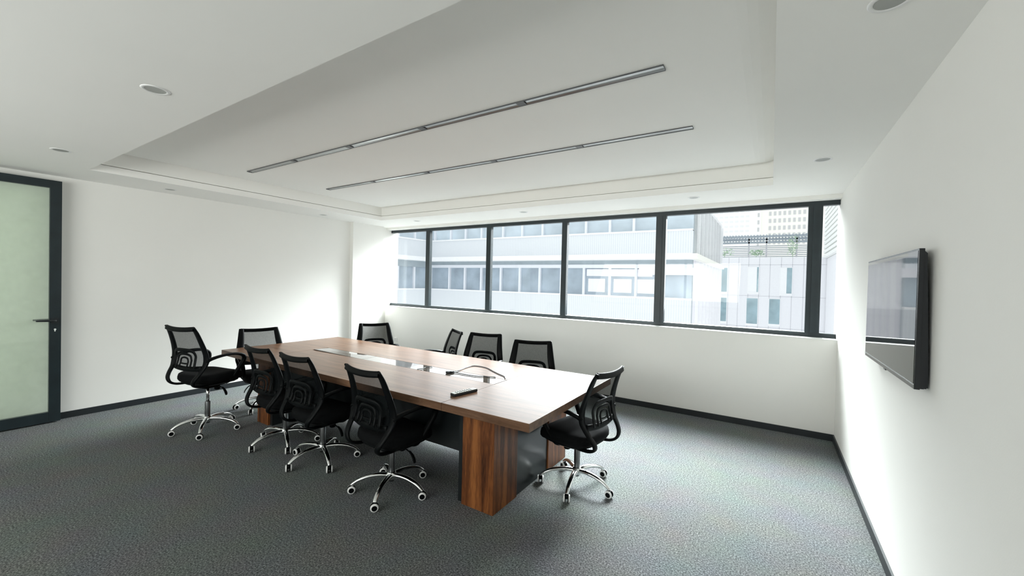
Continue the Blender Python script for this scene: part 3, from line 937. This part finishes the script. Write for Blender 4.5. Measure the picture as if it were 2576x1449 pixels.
# rooftop pergola
pr = empty('rooftop_pergola', (-1, 50, 4.68), 0, 'grey slatted pergola on the roof of the white building', 'pergola')
def pb(m, x0, x1, y0, y1, z0, z1): m.box(x0 + 1, x1 + 1, y0 - 50, y1 - 50, z0 - 4.68, z1 - 4.68)
la = MB()
for k in range(34):
    x = -6.2 + k * 0.28
    pb(la, x, x + 0.11, 49.6, 52.4, 7.00, 7.14)
la.obj('roof_lattice', M['x_lattice'], pr)
bm_ = MB()
for y, z in ((49.7, 6.86), (50.2, 6.60), (50.2, 6.30)):
    pb(bm_, -6.3, 3.4, y, y + 0.12, z, z + 0.20)
bm_.obj('beam', M['x_lattice'], pr)
lw = MB()
for k in range(34):
    x = -6.2 + k * 0.28
    pb(lw, x, x + 0.11, 50.22, 50.30, 6.30, 6.86)
lw.obj('lattice_screen', M['x_lattice'], pr)
sl_ = MB()
for k in range(7):
    z = 4.95 + k * 0.19
    pb(sl_, -6.3, 3.4, 51.6, 51.7, z, z + 0.075)
sl_.obj('slat_screen', M['x_lattice'], pr)
for x in (-5.6, -2.2, -0.6, 2.0):
    q = MB(); pb(q, x, x + 0.14, 50.2, 50.34, 4.68, 7.0); q.obj('post', M['x_joint'], pr)
# rooftop shrubs
def shrub(x, y, h, r, label):
    rnd = random.Random(int(x * 100) + 5)
    m = MB()
    for k in range(150):
        a = rnd.random() * 2 * PI; rr = r * math.sqrt(rnd.random()); z = h * rnd.random()
        c = Vector((rr * math.cos(a), rr * math.sin(a) * 0.6, 0.27 + z))
        d1 = Vector((rnd.uniform(-1, 1), rnd.uniform(-1, 1), rnd.uniform(-1, 1))).normalized() * 0.10
        d2 = Vector((rnd.uniform(-1, 1), rnd.uniform(-1, 1), rnd.uniform(-1, 1))).normalized() * 0.05
        m.face([m.bm.verts.new(c - d1), m.bm.verts.new(c + d2), m.bm.verts.new(c + d1), m.bm.verts.new(c - d2)])
    m.sweep([(0, 0, 0), (0.01, 0, h * 0.4), (0, 0.02, h * 0.8)], 0.05, 0.05, None, 6, 3)
    tag(m.obj('rooftop_shrub', M['x_leaf'], None, (x, y, 4.685)), label, 'shrub', 'green plants on the white building roof')
shrub(-4.3, 48.8, 0.75, 0.9, 'low pale green shrub at the left of the white building roof')
shrub(-1.4, 49.0, 0.55, 0.7, 'low pale green shrub in the middle of the white building roof')
shrub(1.7, 49.0, 1.9, 0.45, 'tall slim green shrub at the right of the white building roof')

# ------------------------------------------------------------------ outside: distant towers
tw = empty('beige_tower', (3, 95, 0), 0, 'tall beige tower with rows of small grey windows', 'building')
box('wall', M['x_beige'], -5.1, 14, 0, 12, -5, 40, tw)
box('stair_strip', M['x_pale'], -5.9, -5.1, -0.3, 12, -5, 40, tw)
w0 = None
for r_ in range(8):
    for c_ in range(11):
        x = -3.75 + c_ * 0.79; z = 10.2 + r_ * 1.42
        if w0 is None:
            w0 = box('window', M['x_bwin'], 0, 0.40, -0.06, 0, 0, 0.78, tw); o = w0
        else:
            o = w0.copy(); C.objects.link(o); o.parent = tw
        o.location = (x, 0, z)
s0 = None
for r_ in range(9):
    if s0 is None:
        s0 = box('stair_window', M['x_bwin'], -0.17, 0.17, -0.05, 0, 0, 0.8, tw); o = s0
    else:
        o = s0.copy(); C.objects.link(o); o.parent = tw
    o.location = (-5.5, -0.3, 9.9 + r_ * 1.45)
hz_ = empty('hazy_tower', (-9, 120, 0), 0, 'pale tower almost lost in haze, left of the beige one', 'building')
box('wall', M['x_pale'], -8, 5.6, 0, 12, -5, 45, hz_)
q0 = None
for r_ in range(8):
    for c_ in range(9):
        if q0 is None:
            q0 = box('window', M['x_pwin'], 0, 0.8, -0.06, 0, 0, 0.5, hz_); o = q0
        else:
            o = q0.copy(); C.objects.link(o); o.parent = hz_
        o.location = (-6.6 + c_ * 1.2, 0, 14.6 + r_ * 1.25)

# ------------------------------------------------------------------ outside: louvred building on the right
lv_ = empty('louvred_building', (4.0, 40, -6), 0, 'white building with slanting louvre bands seen in the narrow right pane', 'building')
box('wall', M['x_white'], 0.35, 6, -14, 7.9, 0, 10.5, lv_)
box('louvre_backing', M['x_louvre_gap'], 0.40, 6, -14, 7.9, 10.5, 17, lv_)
for k in range(16):
    z = 10.55 + k * 0.40
    box('louvre', M['x_louvre'], 0.05, 0.5, -14, 7.9, z, z + 0.26, lv_)
